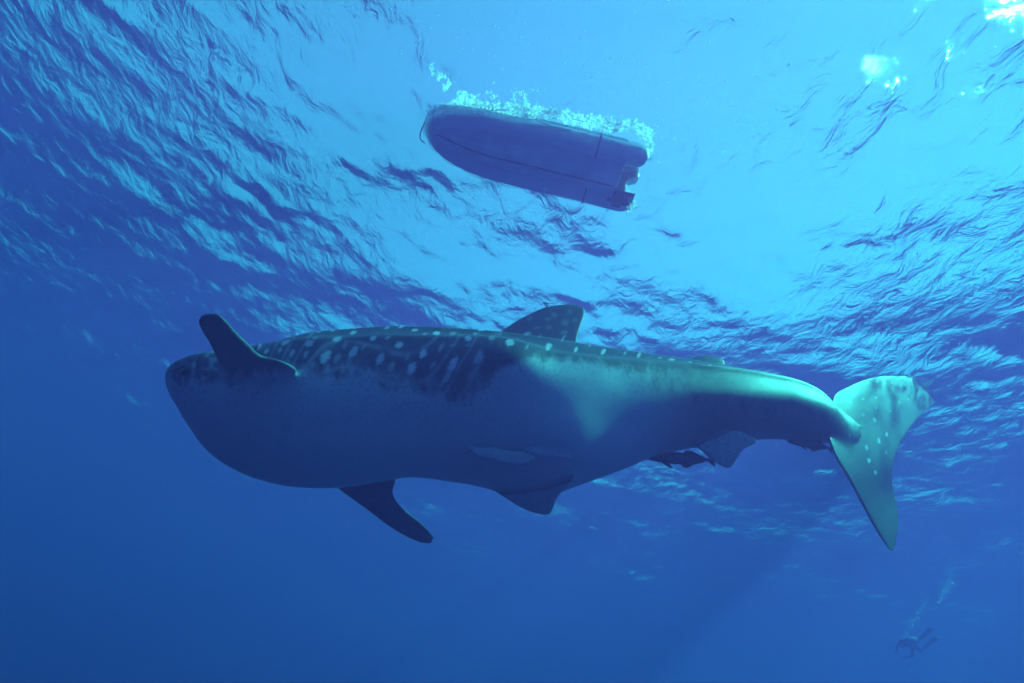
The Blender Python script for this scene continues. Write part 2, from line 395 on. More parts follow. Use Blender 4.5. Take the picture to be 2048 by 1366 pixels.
SP = [(519, 692, 7, 3, .8), (533, 702, 6, 3, .7), (547, 677, 6, 3.5, .8), (571, 685, 8, 4, .7), (596, 663, 5, 3, .6), (618, 687, 9, 5, .65), (638, 662, 5, 2.5, .6),
      (668, 659, 6, 2.5, .8), (674, 679, 8, 4.5, .9), (707, 665, 6, 3, .9), (651, 713, 13, 7, .75), (675, 716, 11, 5, .35), (707, 704, 12, 5.5, .6), (747, 676, 6, 4.5, .95),
      (760, 718, 12, 5.5, .65), (798, 690, 7, 5, .95), (774, 655, 5, 2, .7), (802, 654, 5, 2, .7), (830, 660, 6, 2.8, .95), (873, 667, 6, 3.5, 1), (846, 707, 9, 5.5, .95),
      (823, 737, 12, 6.5, .75), (782, 733, 10, 6, .35), (866, 730, 8, 4, .35), (882, 695, 10, 3.5, .4), (898, 653, 5, 1.8, .9), (877, 648, 5, 1.8, .5), (928, 656, 5, 1.5, .6),
      (937, 677, 7, 4.5, 1), (964, 660, 6, 2, .8), (983, 676, 6, 3.5, .5), (906, 667, 6, 3, .45), (906, 728, 15, 6, .85), (895, 752, 14, 5, .55), (957, 716, 14, 6.5, .6),
      (947, 748, 20, 6, .35), (937, 775, 18, 6, .2), (1020, 685, 8, 5.5, 1), (1055, 667, 6, 2.5, 1), (1054, 694, 5, 2, .4), (1097, 693, 7, 4.5, .95), (1127, 676, 6, 2.2, .9),
      (1152, 699, 6, 2.8, .9), (1207, 703, 6.5, 3, .95), (1223, 688, 5, 1.6, .8), (1278, 710, 6, 2.6, .9), (1290, 698, 4, 1.6, .8), (1343, 719, 5, 2, .9), (1350, 711, 5, 2, .9),
      (560, 700, 6, 3, .5), (585, 706, 8, 4, .5), (612, 708, 8, 3.5, .45), (630, 676, 5, 2.5, .5), (690, 690, 7, 3, .35), (728, 693, 7, 3, .4), (775, 676, 5, 2.5, .5), (815, 712, 8, 3.5, .35), (850, 668, 4, 2, .6), (906, 690, 6, 3, .4), (938, 690, 6, 3, .3), (950, 668, 4, 2, .5), (1180, 690, 4, 1.5, .6), (1250, 706, 4, 1.8, .6), (1320, 716, 4, 1.6, .6), (1380, 724, 3.5, 1.5, .6), (1420, 730, 3.5, 1.5, .5), (740, 652, 5, 1.8, .6), (710, 655, 4, 1.6, .5), (1000, 668, 4, 2, .3), (1080, 672, 4, 1.8, .3), (855, 765, 10, 5, .2), (790, 762, 8, 5, .2),
      # dorsal fin
      (1060, 637, 7, 4, .16), (1096, 638, 6, 5, .2), (1108, 630, 6, 5, .28), (1130, 645, 7, 5, .25), (1128, 665, 7, 4, .3), (1098, 654, 6, 4, .25), (1140, 624, 5, 4, .16), (1150, 640, 5, 4, .14), (1075, 655, 6, 3, .2),
      # tail fin
      (1701, 804, 2.5, 2.5, .8), (1726, 798, 2.5, 2.2, .8), (1752, 795, 2.4, 2, .6), (1753, 816, 2.5, 3, .7), (1726, 830, 3.5, 3, .9), (1780, 822, 2.5, 2.5, .6), (1799, 804, 3.5, 2.2, .6),
      (1816, 798, 3, 2, .5), (1749, 840, 4.5, 2.8, .9), (1773, 869, 4, 2.6, 1), (1758, 882, 5, 2.6, 1), (1733, 895, 5, 3, 1), (1738, 921, 5, 3, 1), (1751, 945, 4, 2.4, .8), (1700, 870, 3, 2, .5), (1772, 905, 4, 2, .4)]
for (cx, cy_, a, b, br) in SP:
    a *= 1.08; b *= 1.12
    if cx > 1690: dx, dy = .15, 1
    elif cy_ > 690 or b * 2 < a and cy_ > 670: dx, dy = -.5, .87
    else: dx, dy = (-.85, .4) if cx < 800 else (1, -.12)
    if cx > 1300 and cx < 1690: dx, dy = 1, 0
    e = ell(cx, cy_, a, b, dx, dy)
    edge = .25 if b > 3 else .5
    spot = np.maximum(spot, min(1, br * 1.12) * (1 - sm(np.sqrt(e) + (nz(qx, qy, .6, 5) - .5) * .7, 1 - edge, 1 + edge)))
wv = qx + 0.55 * (qy - 690)
per = 27 + 10 * sm(qx, 600, 900)
wob = (nz(qx, qy, 1 / 40, 6) - .5) * 4
bar = np.exp(-(((((wv + wob) / per) % 1) - .5) * per / 2.7) ** 2) * (1 - sm(qx, 960, 1020)) * sm(qx, 500, 560) * .34
bar *= np.clip(nz(qx, qy, 1 / 22, 7) * 1.6 - .1, 0, 1)
r1 = interp(u_, ridge, 1)
rl = np.exp(-((aa - r1) / 2.0) ** 2) * .15 + np.exp(-((aa - r1 * .7) / 1.8) ** 2) * .10
rl *= sm(u_, 560, 700) * (1 - sm(u_, 1500, 1650)) * onbody
mot = (nz(qx, qy, 1 / 3, 8) - .5) * .5 + (nz(qx, qy, 1 / 9, 9) - .5) * .4
isfin = ~onbody
tail = (qx > 1640) & ((qy < ly - 6) | (qx > 1722) | isfin)
pat = np.clip(np.maximum(spot, np.maximum(bar, rl)) , 0, 1)
headm = (1 - sm(qx, 425, 450)) * np.clip((nz(qx, qy, 1 / 9, 10) - .45) * 4, 0, 1) * sm(qx, 370, 385) * .45
pat = np.maximum(pat, headm)
dk = dark[None] * (1 + mot[:, None])
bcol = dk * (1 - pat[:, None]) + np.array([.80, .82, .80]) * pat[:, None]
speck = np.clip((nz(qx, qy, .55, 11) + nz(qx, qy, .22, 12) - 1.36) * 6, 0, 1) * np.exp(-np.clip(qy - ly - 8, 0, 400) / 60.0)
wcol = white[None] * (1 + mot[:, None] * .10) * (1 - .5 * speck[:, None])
wcol = wcol * (1 - .72 * sm(qx, 1230, 1450))[:, None]  # greyer tail stalk skin, darkened further as painted shade on its sunlit flank
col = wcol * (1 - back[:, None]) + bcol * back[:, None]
# fins
fc = np.where((qx < 950)[:, None], np.array([.13, .16, .18]), np.array([.085, .13, .15])) * (1 + mot[:, None] * .35)
fb = np.clip(spot, 0, 1)[:, None]
fincol = fc * (1 - fb) + .8 * fb
belly_fin = isfin & (qy > 860) & (qx > 900) & (qx < 1560)
fincol = np.where(belly_fin[:, None], white * .8 * (1 + mot[:, None] * .35) * (1 - .35 * (qx > 1300) * sm(nz(qx, qy, 1 / 4, 14), .55, .9))[:, None], fincol)
tc_ = np.array([.062, .093, .11])[None] * (1 + mot[:, None] * .18)
tcol = tc_ * (1 - fb) + .85 * fb
fincol = np.where(tail[:, None], tcol, fincol)
fm = (rv - radius(ri, ang)) / np.where((qx < 640) & (qy > 700), .22, .05); fm = sm(fm, 0.3, 1.6)
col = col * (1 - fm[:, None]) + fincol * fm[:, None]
tb = np.maximum(sm(qx, 1716, 1730), sm(qy - (856 + (1722 - qx) * .36) + (nz(qx, qy, 1 / 7, 15) - .5) * 6, -6, 10) * sm(qx, 1648, 1668))
col = col * (1 - tb[:, None]) + tcol * tb[:, None]
# gill slits and mouth corner: pressed in, the shade inside painted dark
slit = np.zeros(nv)
for pts in ([(541, 667), (521, 675), (511, 696), (509, 712)], [(525, 666), (505, 673), (492, 687), (484, 700)], [(506, 669), (488, 680), (478, 694)],
            [(413, 694), (398, 712), (390, 738)], [(338, 744), (350, 741), (366, 733)]):
    cu = curve(pts, 40)
    dd = np.full(nv, 1e9); near = np.where((np.abs(qx - cu[:, 0].mean()) < 60) & (np.abs(qy - cu[:, 1].mean()) < 60) & onbody)[0]
    if len(near): dd[near] = np.sqrt(((qx[near, None] - cu[:, 0]) ** 2 + (qy[near, None] - cu[:, 1]) ** 2)).min(1)
    slit = np.maximum(slit, np.exp(-(dd / 1.7) ** 2))
col *= (1 - .8 * slit)[:, None]
co = co - nr * (slit * .014)[:, None]
co = co + nr * ((nz(qx, qy, 1 / 30, 20) - .5) * .003 * onbody)[:, None]
rootp = c2w(Cs[150]) + CAM
shark = bpy.data.objects.new('whale_shark', None); COL.objects.link(shark); shark.location = rootp
tag(shark, 'huge spotted whale shark with pale belly swimming left under the boat', 'whale shark')
bme.vertices.foreach_set('co', (co - rootp).ravel())
at_ = bme.color_attributes.new('skin_colour', 'FLOAT_COLOR', 'POINT')
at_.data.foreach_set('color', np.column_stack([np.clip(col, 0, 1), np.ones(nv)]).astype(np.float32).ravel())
ms_, t, out = new_mat('shark skin')
vcn = N(t, 'ShaderNodeVertexColor', layer_name='skin_colour')
nf = N(t, 'ShaderNodeTexNoise', i_Scale=75.0, i_Detail=4.0, i_Roughness=.7); tcn = N(t, 'ShaderNodeTexCoord'); t.links.new(tcn.outputs['Object'], nf.inputs['Vector'])
rmp = N(t, 'ShaderNodeMapRange', i_1=.3, i_2=.7, i_3=.84, i_4=1.16); t.links.new(nf.outputs[0], rmp.inputs[0])
mx = N(t, 'ShaderNodeMix', data_type='RGBA', blend_type='MULTIPLY'); mx.inputs[0].default_value = 1
t.links.new(vcn.outputs[0], mx.inputs[6]); t.links.new(rmp.outputs[0], mx.inputs[7])
ps_ = N(t, 'ShaderNodeBsdfPrincipled', i_Roughness=.44, i_IOR=1.30)
bpn = N(t, 'ShaderNodeBump', i_Strength=.5, i_Distance=.006); t.links.new(nf.outputs[0], bpn.inputs['Height'])
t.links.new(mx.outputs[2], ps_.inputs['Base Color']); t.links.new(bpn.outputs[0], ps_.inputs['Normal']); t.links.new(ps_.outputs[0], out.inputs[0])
bme.materials.clear(); bme.materials.append(ms_)
bme.polygons.foreach_set('use_smooth', [True] * len(bme.polygons))
bo = bpy.data.objects.new('body', bme); COL.objects.link(bo); bo.parent = shark

# eye of the shark, set in the side of the head
def mat_simple(name, colr, rough=.5, noise=.15, scale=8.0, ior=1.2, trans=0.0):
    mt, t, out = new_mat(name)
    n = N(t, 'ShaderNodeTexNoise', i_Scale=scale, i_Detail=4.0); tc = N(t, 'ShaderNodeTexCoord'); t.links.new(tc.outputs['Object'], n.inputs['Vector'])
    r = N(t, 'ShaderNodeMapRange', i_1=.3, i_2=.7, i_3=1 - noise, i_4=1 + noise); t.links.new(n.outputs[0], r.inputs[0])
    x = N(t, 'ShaderNodeMix', data_type='RGBA', blend_type='MULTIPLY'); x.inputs[0].default_value = 1; x.inputs[6].default_value = (*colr, 1); t.links.new(r.outputs[0], x.inputs[7])
    p = N(t, 'ShaderNodeBsdfPrincipled', i_Roughness=rough, i_IOR=ior); t.links.new(x.outputs[2], p.inputs['Base Color'])
    if trans:
        tl = N(t, 'ShaderNodeBsdfTranslucent'); t.links.new(x.outputs[2], tl.inputs[0])
        mxx = N(t, 'ShaderNodeMixShader', i_0=trans); t.links.new(p.outputs[0], mxx.inputs[1]); t.links.new(tl.outputs[0], mxx.inputs[2]); t.links.new(mxx.outputs[0], out.inputs[0])
    else: t.links.new(p.outputs[0], out.inputs[0])
    return mt
M_black = mat_simple('wet black rubber', (.02, .025, .03), .4)
M_eye = mat_simple('shark eye', (.01, .01, .012), .15, ior=1.4)
def uvsphere(c, r, n=10, m_=14, scale=(1, 1, 1), rot=None):
    th = np.linspace(0, math.pi, n)[:, None]; ph_ = (np.arange(m_) * 2 * math.pi / m_)[None]
    v = np.stack([np.sin(th) * np.cos(ph_), np.sin(th) * np.sin(ph_), np.cos(th) + 0 * ph_], -1).reshape(-1, 3) * r * np.asarray(scale)
    if rot is not None: v = v @ np.asarray(rot).T
    return v + np.asarray(c), grid_faces(n, m_, True)
for side, e_cam in (('l', surf(372, 745)), ('r', at(372, -78))):
    v, f = uvsphere((0, 0, 0), .028)
    eo = mesh_obj('eye', v, f, M_eye, shark); eo.location = c2w(e_cam) + CAM - rootp

def basis(fw, upish):
    fw = np.asarray(fw, float); fw /= np.linalg.norm(fw); z = np.asarray(upish, float); z = z - fw * (z @ fw); z /= np.linalg.norm(z)
    return fw, np.cross(z, fw), z       # forward, left, up
class Kit:
    """collects closed lofts for one mesh"""
    def __init__(s): s.v, s.f, s.n = [], [], 0
    def add(s, v, f):
        v = np.asarray(v, float).reshape(-1, 3); s.v.append(v); s.f += [tuple(int(k) + s.n for k in q) for q in f]; s.n += len(v)
    def loft(s, rings, cap=True):
        rings = np.asarray(rings, float); n, k, _ = rings.shape
        f = [tuple(q) for q in grid_faces(n, k, True).tolist()]; v = rings.reshape(-1, 3)
        if cap:
            v = np.concatenate([v, rings[0].mean(0)[None], rings[-1].mean(0)[None]]); a, b = n * k, n * k + 1
            f += [(a, (j + 1) % k, j) for j in range(k)] + [(b, (n - 1) * k + j, (n - 1) * k + (j + 1) % k) for j in range(k)]
        s.add(v, f)
    def tube(s, pts, rad, k=12, sx=1.0):
        pts = np.asarray(pts, float); rad = np.broadcast_to(rad, len(pts)); rings = []
        t_ = np.gradient(pts, axis=0); t_ /= np.linalg.norm(t_, axis=1, keepdims=True) + 1e-9
        ref = np.array([0, 0, 1.0]) if abs(t_[0][2]) < .9 else np.array([1.0, 0, 0])
        for p_, tt, r_ in zip(pts, t_, rad):
            a = np.cross(tt, ref); a /= np.linalg.norm(a) + 1e-9; b = np.cross(a, tt)
            an = np.arange(k) * 2 * math.pi / k
            rings.append(p_ + (np.cos(an)[:, None] * a * sx + np.sin(an)[:, None] * b) * r_)
        s.loft(rings)
    def box(s, c, h, rot=None, taper=1.0):
        q = np.array([[x, y, z] for z in (-1, 1) for y in (-1, 1) for x in (-1, 1)], float); q[4:, :2] *= taper
        q = q * np.asarray(h)
        if rot is not None: q = q @ np.asarray(rot).T
        s.add(q + np.asarray(c), [(0, 2, 3, 1), (4, 5, 7, 6), (0, 1, 5, 4), (2, 6, 7, 3), (0, 4, 6, 2), (1, 3, 7, 5)])
    def build(s, name, mat, parent=None, smooth=True, rec=True):
        o = mesh_obj(name, np.concatenate(s.v), s.f, mat, parent, smooth)
        if rec:
            bm = bmesh.new(); bm.from_mesh(o.data); bmesh.ops.recalc_face_normals(bm, faces=bm.faces[:]); bm.to_mesh(o.data); bm.free()
        return o

# ------------------------------------------------------------------ tag on the dorsal fin
M_tag = mat_simple('pale tag plastic', (.75, .78, .74), .4, .1)
tagp = c2w(onp(np.array([1091.]), np.array([611.]), pD, Su[250])[0] - Su[250] * -.03) + CAM
tg_ = bpy.data.objects.new('tracking_tag', None); COL.objects.link(tg_); tg_.location = tagp
tag(tg_, 'small pale banded tracking tag clamped to the front edge of the dorsal fin', 'tracking tag')
dx_ = c2w([1, 0, -.12]); dx_ /= np.linalg.norm(dx_); ux_ = c2w([0, .2, 1]); ux_ /= np.linalg.norm(ux_)
k = Kit(); k.tube([dx_ * a + ux_ * .012 for a in (-.045, -.03, .03, .045)], [.006, .012, .012, .006], 10); k.tube([dx_ * a - ux_ * .022 for a in (-.02, -.012, .04, .045)], [.006, .01, .01, .006], 10)
k.build('float_body', M_tag, tg_)
k = Kit(); k.tube([dx_ * -.0 - ux_ * .005, dx_ * .01 - ux_ * .06], .008, 8); k.build('clamp', M_black, tg_)
an0 = dx_ * -.01 + ux_ * .02
k = Kit(); k.tube([an0 + (dx_ * -.65 + ux_) * q * .085 - dx_ * .02 * q * q for q in np.linspace(0, 1, 8)], np.linspace(.0032, .0022, 8), 6); k.build('antenna', M_tag, tg_)

# ------------------------------------------------------------------ remoras riding with the shark
def remora(label, head, tail, depth_, H, group, dorsal_sign=1):
    """head and tail given as frame positions at a real distance"""
    a, b = c2w(pc(head[0], head[1], depth_)) + CAM, c2w(pc(tail[0], tail[1], depth_ + .1)) + CAM
    L = np.linalg.norm(b - a); fx, ly_, uz = basis(b - a, c2w([0, -.25, 1]))
    root = bpy.data.objects.new('remora', None); COL.objects.link(root); root.location = a
    tag(root, label, 'remora', group)
    mtx = np.stack([fx, ly_, uz], 1); W = lambda q: np.asarray(q) @ mtx.T
    tb = [(0, .004, 0), (.03, .030, .0), (.10, .052, 0), (.22, .068, 0), (.40, .078, -.004), (.55, .072, -.006), (.70, .05, -.004), (.82, .026, 0), (.88, .017, .0), (.9, .014, 0)]
    xs_ = np.linspace(0, .9, 30); rr_ = interp(xs_, tb, 1) * H; zz = interp(xs_, tb, 2)
    an = np.arange(16) * 2 * math.pi / 16
    k = Kit(); k.loft([W(np.stack([0 * an + x_ * L, np.cos(an) * r_ * L * .8, (np.sin(an) * r_ + z_) * L], -1)) for x_, r_, z_ in zip(xs_, rr_, zz)]); k.build('body', M_rem, root)
    def blade(name, pts, t_=.006, off=0.0):
        n = len(pts); v = [(x_ * L, off * L + s_ * t_ * L, z_ * L) for s_ in (-1, 1) for x_, z_ in pts]
        f = [tuple(range(n)), tuple(range(2 * n - 1, n - 1, -1))] + [(i, (i + 1) % n, n + (i + 1) % n, n + i) for i in range(n)]
        k = Kit(); k.add(W(v), f); return k.build(name, M_rem, root, smooth=False)
    blade('tail_fin', [(.86, .012), (.93, .05), (1.0, .095), (.97, .03), (.965, 0), (.98, -.05), (1.0, -.10), (.92, -.05), (.86, -.012)])
    blade('dorsal_fin', [(.52, .06 * H), (.57, .11 * H), (.64, .105 * H), (.72, .07 * H), (.82, .04), (.84, .018), (.6, .03)])
    blade('anal_fin', [(.50, -.06 * H), (.56, -.12 * H), (.62, -.13 * H), (.70, -.075 * H), (.82, -.04), (.84, -.018), (.6, -.03)])
    for s_ in (-1, 1):
        k = Kit(); v = W([(x_ * L, s_ * (.05 + w_) * L, (-.02 - w_ * .6) * L + t_) for t_ in (0, .004) for x_, w_ in ((.20, 0), (.30, .08), (.36, .10), (.33, .03), (.26, 0))])
        k.add(v, [(0, 1, 2, 3, 4), (9, 8, 7, 6, 5)] + [(i, (i + 1) % 5, 5 + (i + 1) % 5, 5 + i) for i in range(5)]); k.build('pectoral_fin', M_rem, root, smooth=False)
    # sucking disc with its ridges on top of the head
    k = Kit(); k.loft([W(np.stack([(.10 + np.cos(an) * .085 * q) * L, np.sin(an) * .04 * q * L, 0 * an + (.048 * H + h_) * L], -1)) for q, h_ in ((1, 0), (1, .006), (.85, .009), (.2, .009))]); k.build('sucking_disc', M_rem, root)
M_rem = mat_simple('dark remora skin', (.055, .075, .09), .45, .35, 30)
remora('larger dark remora swimming under the belly just ahead of the anal fin', (1284, 911), (1434, 921), 5.72, 1.0, 'remoras beside the shark')
remora('smaller dark remora pressed under the tail stalk near the tail fin', (1573, 880), (1668, 898), 6.75, 1.0, 'remoras beside the shark')

# ------------------------------------------------------------------ inflatable boat afloat above
up_w = np.array([0, 0, 1.0])
def sea_pt(px, py, z=0.0): return onplane(np.array([float(px)]), np.array([float(py)]), np.array([0, 0, z]), up_w)[0]
bow = sea_pt(842, 262, -.05); stA, stB = sea_pt(1296, 296, -.05), sea_pt(1256, 430, -.05)
stern = (stA + stB) / 2
fx, ly_, uz = basis(bow - stern, up_w)
stern = stern + fx * .50
L = np.linalg.norm(bow - stern); B = abs((stA - stB) @ ly_)
print('boat L', L, 'B', B)
boat = bpy.data.objects.new('inflatable_boat', None); COL.objects.link(boat); boat.location = stern
tag(boat, 'pale rigid inflatable boat with outboard motor floating on the surface above', 'boat')
mtx = np.stack([fx, ly_, uz], 1); W = lambda q: np.asarray(q, float) @ mtx.T
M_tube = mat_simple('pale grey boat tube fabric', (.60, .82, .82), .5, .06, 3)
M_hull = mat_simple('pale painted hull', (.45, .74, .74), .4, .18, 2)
rt = B * .155                                          # tube radius
# outline of the tubes, port half: straight sides that close in to a blunt bow
def half(s):                                            # s 0 stern .. 1 bow -> (x, y)
    yb = (B / 2 - rt)
    x = (L - rt) * s
    y = yb * np.clip(1 - np.clip((s - .50) / .50, 0, 1) ** 2.9, 0, 1) ** .50
    return x, y
s_ = np.concatenate([np.linspace(0, .5, 20), .5 + .5 * (1 - (1 - np.linspace(0, 1, 40)[1:]) ** 2)])
xl, yl = half(s_)
path = np.concatenate([np.stack([xl, yl, 0 * xl], -1), np.stack([xl, -yl, 0 * xl], -1)[::-1][1:]])
path[:, 2] = .02 + .22 * (np.clip(path[:, 0] / L - .6, 0, 1) / .4) ** 2 + .10
n_ = len(path); rr = np.full(n_, rt); 
k = Kit()
endr = [(.0, .10), (.02, .4), (.06, .66), (.12, .84), (.2, .95), (.32, 1.0)]
ex0 = np.array([[-.55 + e[0] * 1.0, yl[0], path[0, 2]] for e in endr]); er = [rt * e[1] for e in endr]
ex1 = ex0.copy()[::-1]; ex1[:, 1] *= -1
k.tube(W(np.concatenate([ex0, path, ex1])), np.concatenate([er, rr, er[::-1]]), 24)
k.build('inflatable_tube', M_tube, boat)
# rubbing strake round the outside of the tubes
k = Kit(); off = path.copy(); tg2 = np.gradient(path, axis=0); tg2 /= np.linalg.norm(tg2, axis=1, keepdims=True)
off += np.stack([-tg2[:, 1], tg2[:, 0], 0 * tg2[:, 0]], -1) * (rt * -1.0 if yl[0] > 0 and (np.cross(tg2[5], [0, 0, 1])[1] > 0) is False else rt)
k.tube(W(off), .03, 8); k.build('rubbing_strake', M_tube, boat)
# moulded V hull between the tubes: sections from transom to stem
rings = []
for q in np.linspace(0, 1, 40):
    x_, y_ = half(q * .985); y_ = max(y_ - rt * .35, .01)
    kd = -.36 * (1 - np.clip((q - .62) / .38, 0, 1) ** 2.2) ; zt = .12 + .2 * np.clip((q - .7) / .3, 0, 1)
    kd = kd + .12 * np.clip((q - .62) / .38, 0, 1)
    prof = [(0, kd), (.22, kd * .80), (.24, kd * .84), (.27, kd * .74), (.50, kd * .52), (.52, kd * .57), (.55, kd * .48), (.78, kd * .22), (.80, kd * .27), (.84, kd * .14), (1.0, .0), (1.0, zt)]
    rings.append([(x_, y_ * a, z_) for a, z_ in prof] + [(x_, -y_ * a, z_) for a, z_ in prof[::-1][:-1]])
k = Kit(); k.loft([W(r) for r in rings]); k.build('hull', M_hull, boat, smooth=False)
k = Kit(); k.box(W([-.03, 0, .12]), (.035, B / 2 - rt * 1.1, .30), mtx); k.build('transom', M_hull, boat, smooth=False)
# keel strip
k = Kit(); k.tube(W([(half(q)[0], 0, -.375 + .48 * np.clip((q - .62) / .38, 0, 1) ** 2.0) for q in np.linspace(0.01, .97, 30)]), .02, 8); k.build('keel_strip', M_black, boat)
# straps round the tube and grab line with bow rope
k = Kit(); an = np.linspace(0, 2 * math.pi, 40)
k.tube(W(np.stack([.62 + 0 * an, yl[0] + np.cos(an) * (rt + .012), path[0, 2] + np.sin(an) * (rt + .012)], -1)), .016, 6); k.build('strap', M_black, boat)
k = Kit(); k.tube(W(np.stack([.62 + 0 * an, -yl[0] + np.cos(an) * (rt + .012), path[0, 2] + np.sin(an) * (rt + .012)], -1)), .016, 6); k.build('strap', M_black, boat)
sag = path.copy(); sag[:, 2] += -.05 - .11 * np.abs(np.sin(np.arange(n_) * math.pi / 9)); sag[:, 2] -= 0
side = np.stack([-tg2[:, 1], tg2[:, 0], 0 * tg2[:, 0]], -1)
sgn = 1.0 if (path[10] + side[10])[1] > path[10][1] else -1.0
sag += side * sgn * (rt * .97)
sag = sag[(path[:, 0] > L * .25)]
k = Kit(); k.tube(W(sag), .006, 6); k.build('grab_line', M_black, boat)
k = Kit(); tt_ = np.linspace(0, 1, 30)
k.tube(W(np.stack([L - .10 + .05 * np.sin(tt_ * 3.1), .25 - 1.0 * tt_ * B * .3, .0 - .22 * np.sin(tt_ * math.pi)], -1)), .014, 6); k.build('bow_rope', M_black, boat)
# outboard motor: cowling above, leg, plate, gearcase and propeller below
om = bpy.data.objects.new('outboard_motor', None); COL.objects.link(om); om.parent = boat; om.location = fx * .20
yo = -B * .10
k = Kit(); k.loft([W([(-.42 + cx_ * .34 * s1 * 1.0 + 0, yo + sy_ * .20 * s1, z_) for cx_, sy_ in zip(np.cos(np.arange(18) * math.pi / 9), np.sin(np.arange(18) * math.pi / 9))]) for z_, s1 in ((.38, .7), (.42, .95), (.60, 1.05), (.85, 1.0), (.98, .8), (1.02, .4))]); k.build('cowling', M_black, om)
k = Kit(); k.loft([W([(-.34 + cx_ * .13 * s1 + (0 if z_ > -.3 else -.02), yo + sy_ * .055 * s1, z_) for cx_, sy_ in zip(np.cos(np.arange(14) * math.pi / 7), np.sin(np.arange(14) * math.pi / 7))]) for z_, s1 in ((.40, 1.3), (.1, 1.1), (-.2, 1.0), (-.5, .9), (-.72, .85))]); k.build('leg', M_black, om)
k = Kit(); k.box(W([-.44, yo, -.40]), (.24, .13, .012), mtx); k.build('anti_ventilation_plate', M_black, om, smooth=False)
k = Kit(); k.tube(W([(-.02 - a, yo, -.66) for a in (.02, .08, .2, .4, .55, .6)]), [.01, .05, .075, .07, .055, .02], 14); k.build('gearcase', M_black, om)
k = Kit(); k.box(W([-.30, yo, -.80]), (.10, .012, .09), mtx); k.build('skeg', M_black, om, smooth=False)
k = Kit()
for a in range(3):
    th0 = a * 2 * math.pi / 3
    k.add(W([(-.60 + s1 * .03 + w1 * .05, yo + math.cos(th0 + w1 * .55) * r1_, -.66 + math.sin(th0 + w1 * .55) * r1_) for s1 in (0, .25) for r1_, w1 in ((.05, -1), (.15, -1), (.19, 0), (.15, 1), (.05, 1))]),
          [(0, 1, 2, 3, 4), (9, 8, 7, 6, 5)] + [(i, (i + 1) % 5, 5 + (i + 1) % 5, 5 + i) for i in range(5)])
k.build('propeller', M_tag, om, smooth=False)

# ------------------------------------------------------------------ foam and bubbles at the surface round the boat
M_foam = mat_simple('white foam bubbles', (.94, .96, .95), .6, .03, 5, trans=.8)
t = M_foam.node_tree; o_ = [q for q in t.nodes if q.type == 'OUTPUT_MATERIAL'][0]; last = o_.inputs[0].links[0].from_socket
tp = N(t, 'ShaderNodeBsdfTransparent'); mm = N(t, 'ShaderNodeMixShader', i_0=.78); t.links.new(tp.outputs[0], mm.inputs[1]); t.links.new(last, mm.inputs[2]); t.links.new(mm.outputs[0], o_.inputs[0])
def chips(name, pts, sizes, mat, flat=.4, label=None):
    """many small flecks in one mesh: open five-sided films (flat < 1) or closed eight-sided beads"""
    pts = np.asarray(pts); n = len(pts); sizes = np.asarray(sizes)
    a = rng.rand(n) * 6.28; el = rng.uniform(.7, 1.5, n)
    if flat < 1:
        t5 = np.arange(5) * 2 * math.pi / 5; o5 = np.stack([np.cos(t5), np.sin(t5), 0 * t5], -1)
        q = np.repeat(o5[None], n, 0) * rng.uniform(.6, 1.3, (n, 5, 1)) * np.stack([el, 1 / el, np.ones(n)], -1)[:, None]
        tx, ty = rng.normal(0, .35, n), rng.normal(0, .35, n); q[..., 2] = q[..., 0] * tx[:, None] + q[..., 1] * ty[:, None]; fc5 = [tuple(range(5))]
    else:
        o6 = np.array([[1, 0, 0], [-1, 0, 0], [0, 1, 0], [0, -1, 0], [0, 0, 1], [0, 0, -1]], float); q = np.repeat(o6[None], n, 0) * np.stack([el, 1 / el, np.ones(n)], -1)[:, None]
        fc5 = [(0, 2, 4), (2, 1, 4), (1, 3, 4), (3, 0, 4), (2, 0, 5), (1, 2, 5), (3, 1, 5), (0, 3, 5)]
    c, s = np.cos(a)[:, None], np.sin(a)[:, None]
    q = np.stack([q[..., 0] * c - q[..., 1] * s, q[..., 0] * s + q[..., 1] * c, q[..., 2]], -1) * sizes[:, None, None]
    m_ = q.shape[1]; v = (q + pts[:, None]).reshape(-1, 3); f = (np.array(fc5)[None] + (np.arange(n) * m_)[:, None, None]).reshape(-1, len(fc5[0]))
    o = mesh_obj(name, v, f, mat, smooth=False); tag(o, label, kind='stuff'); return o
def vnoise(x, y, f, seed): return nz(x, y, f, seed)
fp, fs = [], []
def foam_band(pxa, width, n, power, base, seed, thr=.36):
    """flecks scattered along a line of the surface; pxa: frame points, width in metres either side"""
    pa = np.array([sea_pt(a, b) for a, b in pxa]); pa = curve(pa, 200)
    for _ in range(n):
        i = rng.randint(0, 199); t2 = pa[min(i + 1, 199)] - pa[i]; t2 /= np.linalg.norm(t2) + 1e-9
        nn = np.array([-t2[1], t2[0], 0]); d = abs(rng.normal(0, width)) * (1 if rng.rand() < .8 else -.3)
        p = pa[i] + nn * d * power + t2 * rng.normal(0, .05)
        ns = vnoise(p[0], p[1], 1.7, seed) * .35 + vnoise(p[0], p[1], 5.0, seed + 1) * .35 + vnoise(p[0], p[1], 12.0, seed + 2) * .3
        if ns < thr + .18 * min(1.2, abs(d) / width / 1.5): continue
        p[2] = -.01 - rng.rand() * .05
        fp.append(p); fs.append(base * rng.uniform(.4, 1.3))
edge = [(862, 226), (896, 209), (960, 206), (1030, 211), (1100, 222), (1170, 234), (1230, 246), (1290, 260), (1303, 288)]
foam_band(edge, .055, 1700, -1, .024, 31, .20)
foam_band([(a + 3, b + 9) for a, b in edge], .045, 1500, 1, .022, 32, .22)
foam_band(edge[1:5], .24, 2600, -1, .016, 33, .43)
foam_band([(866, 135), (885, 150), (905, 172), (930, 196), (960, 206)], .22, 1900, 1, .017, 35, .46)
foam_band([(1232, 325), (1222, 345), (1218, 365)], .05, 120, 1, .016, 37)
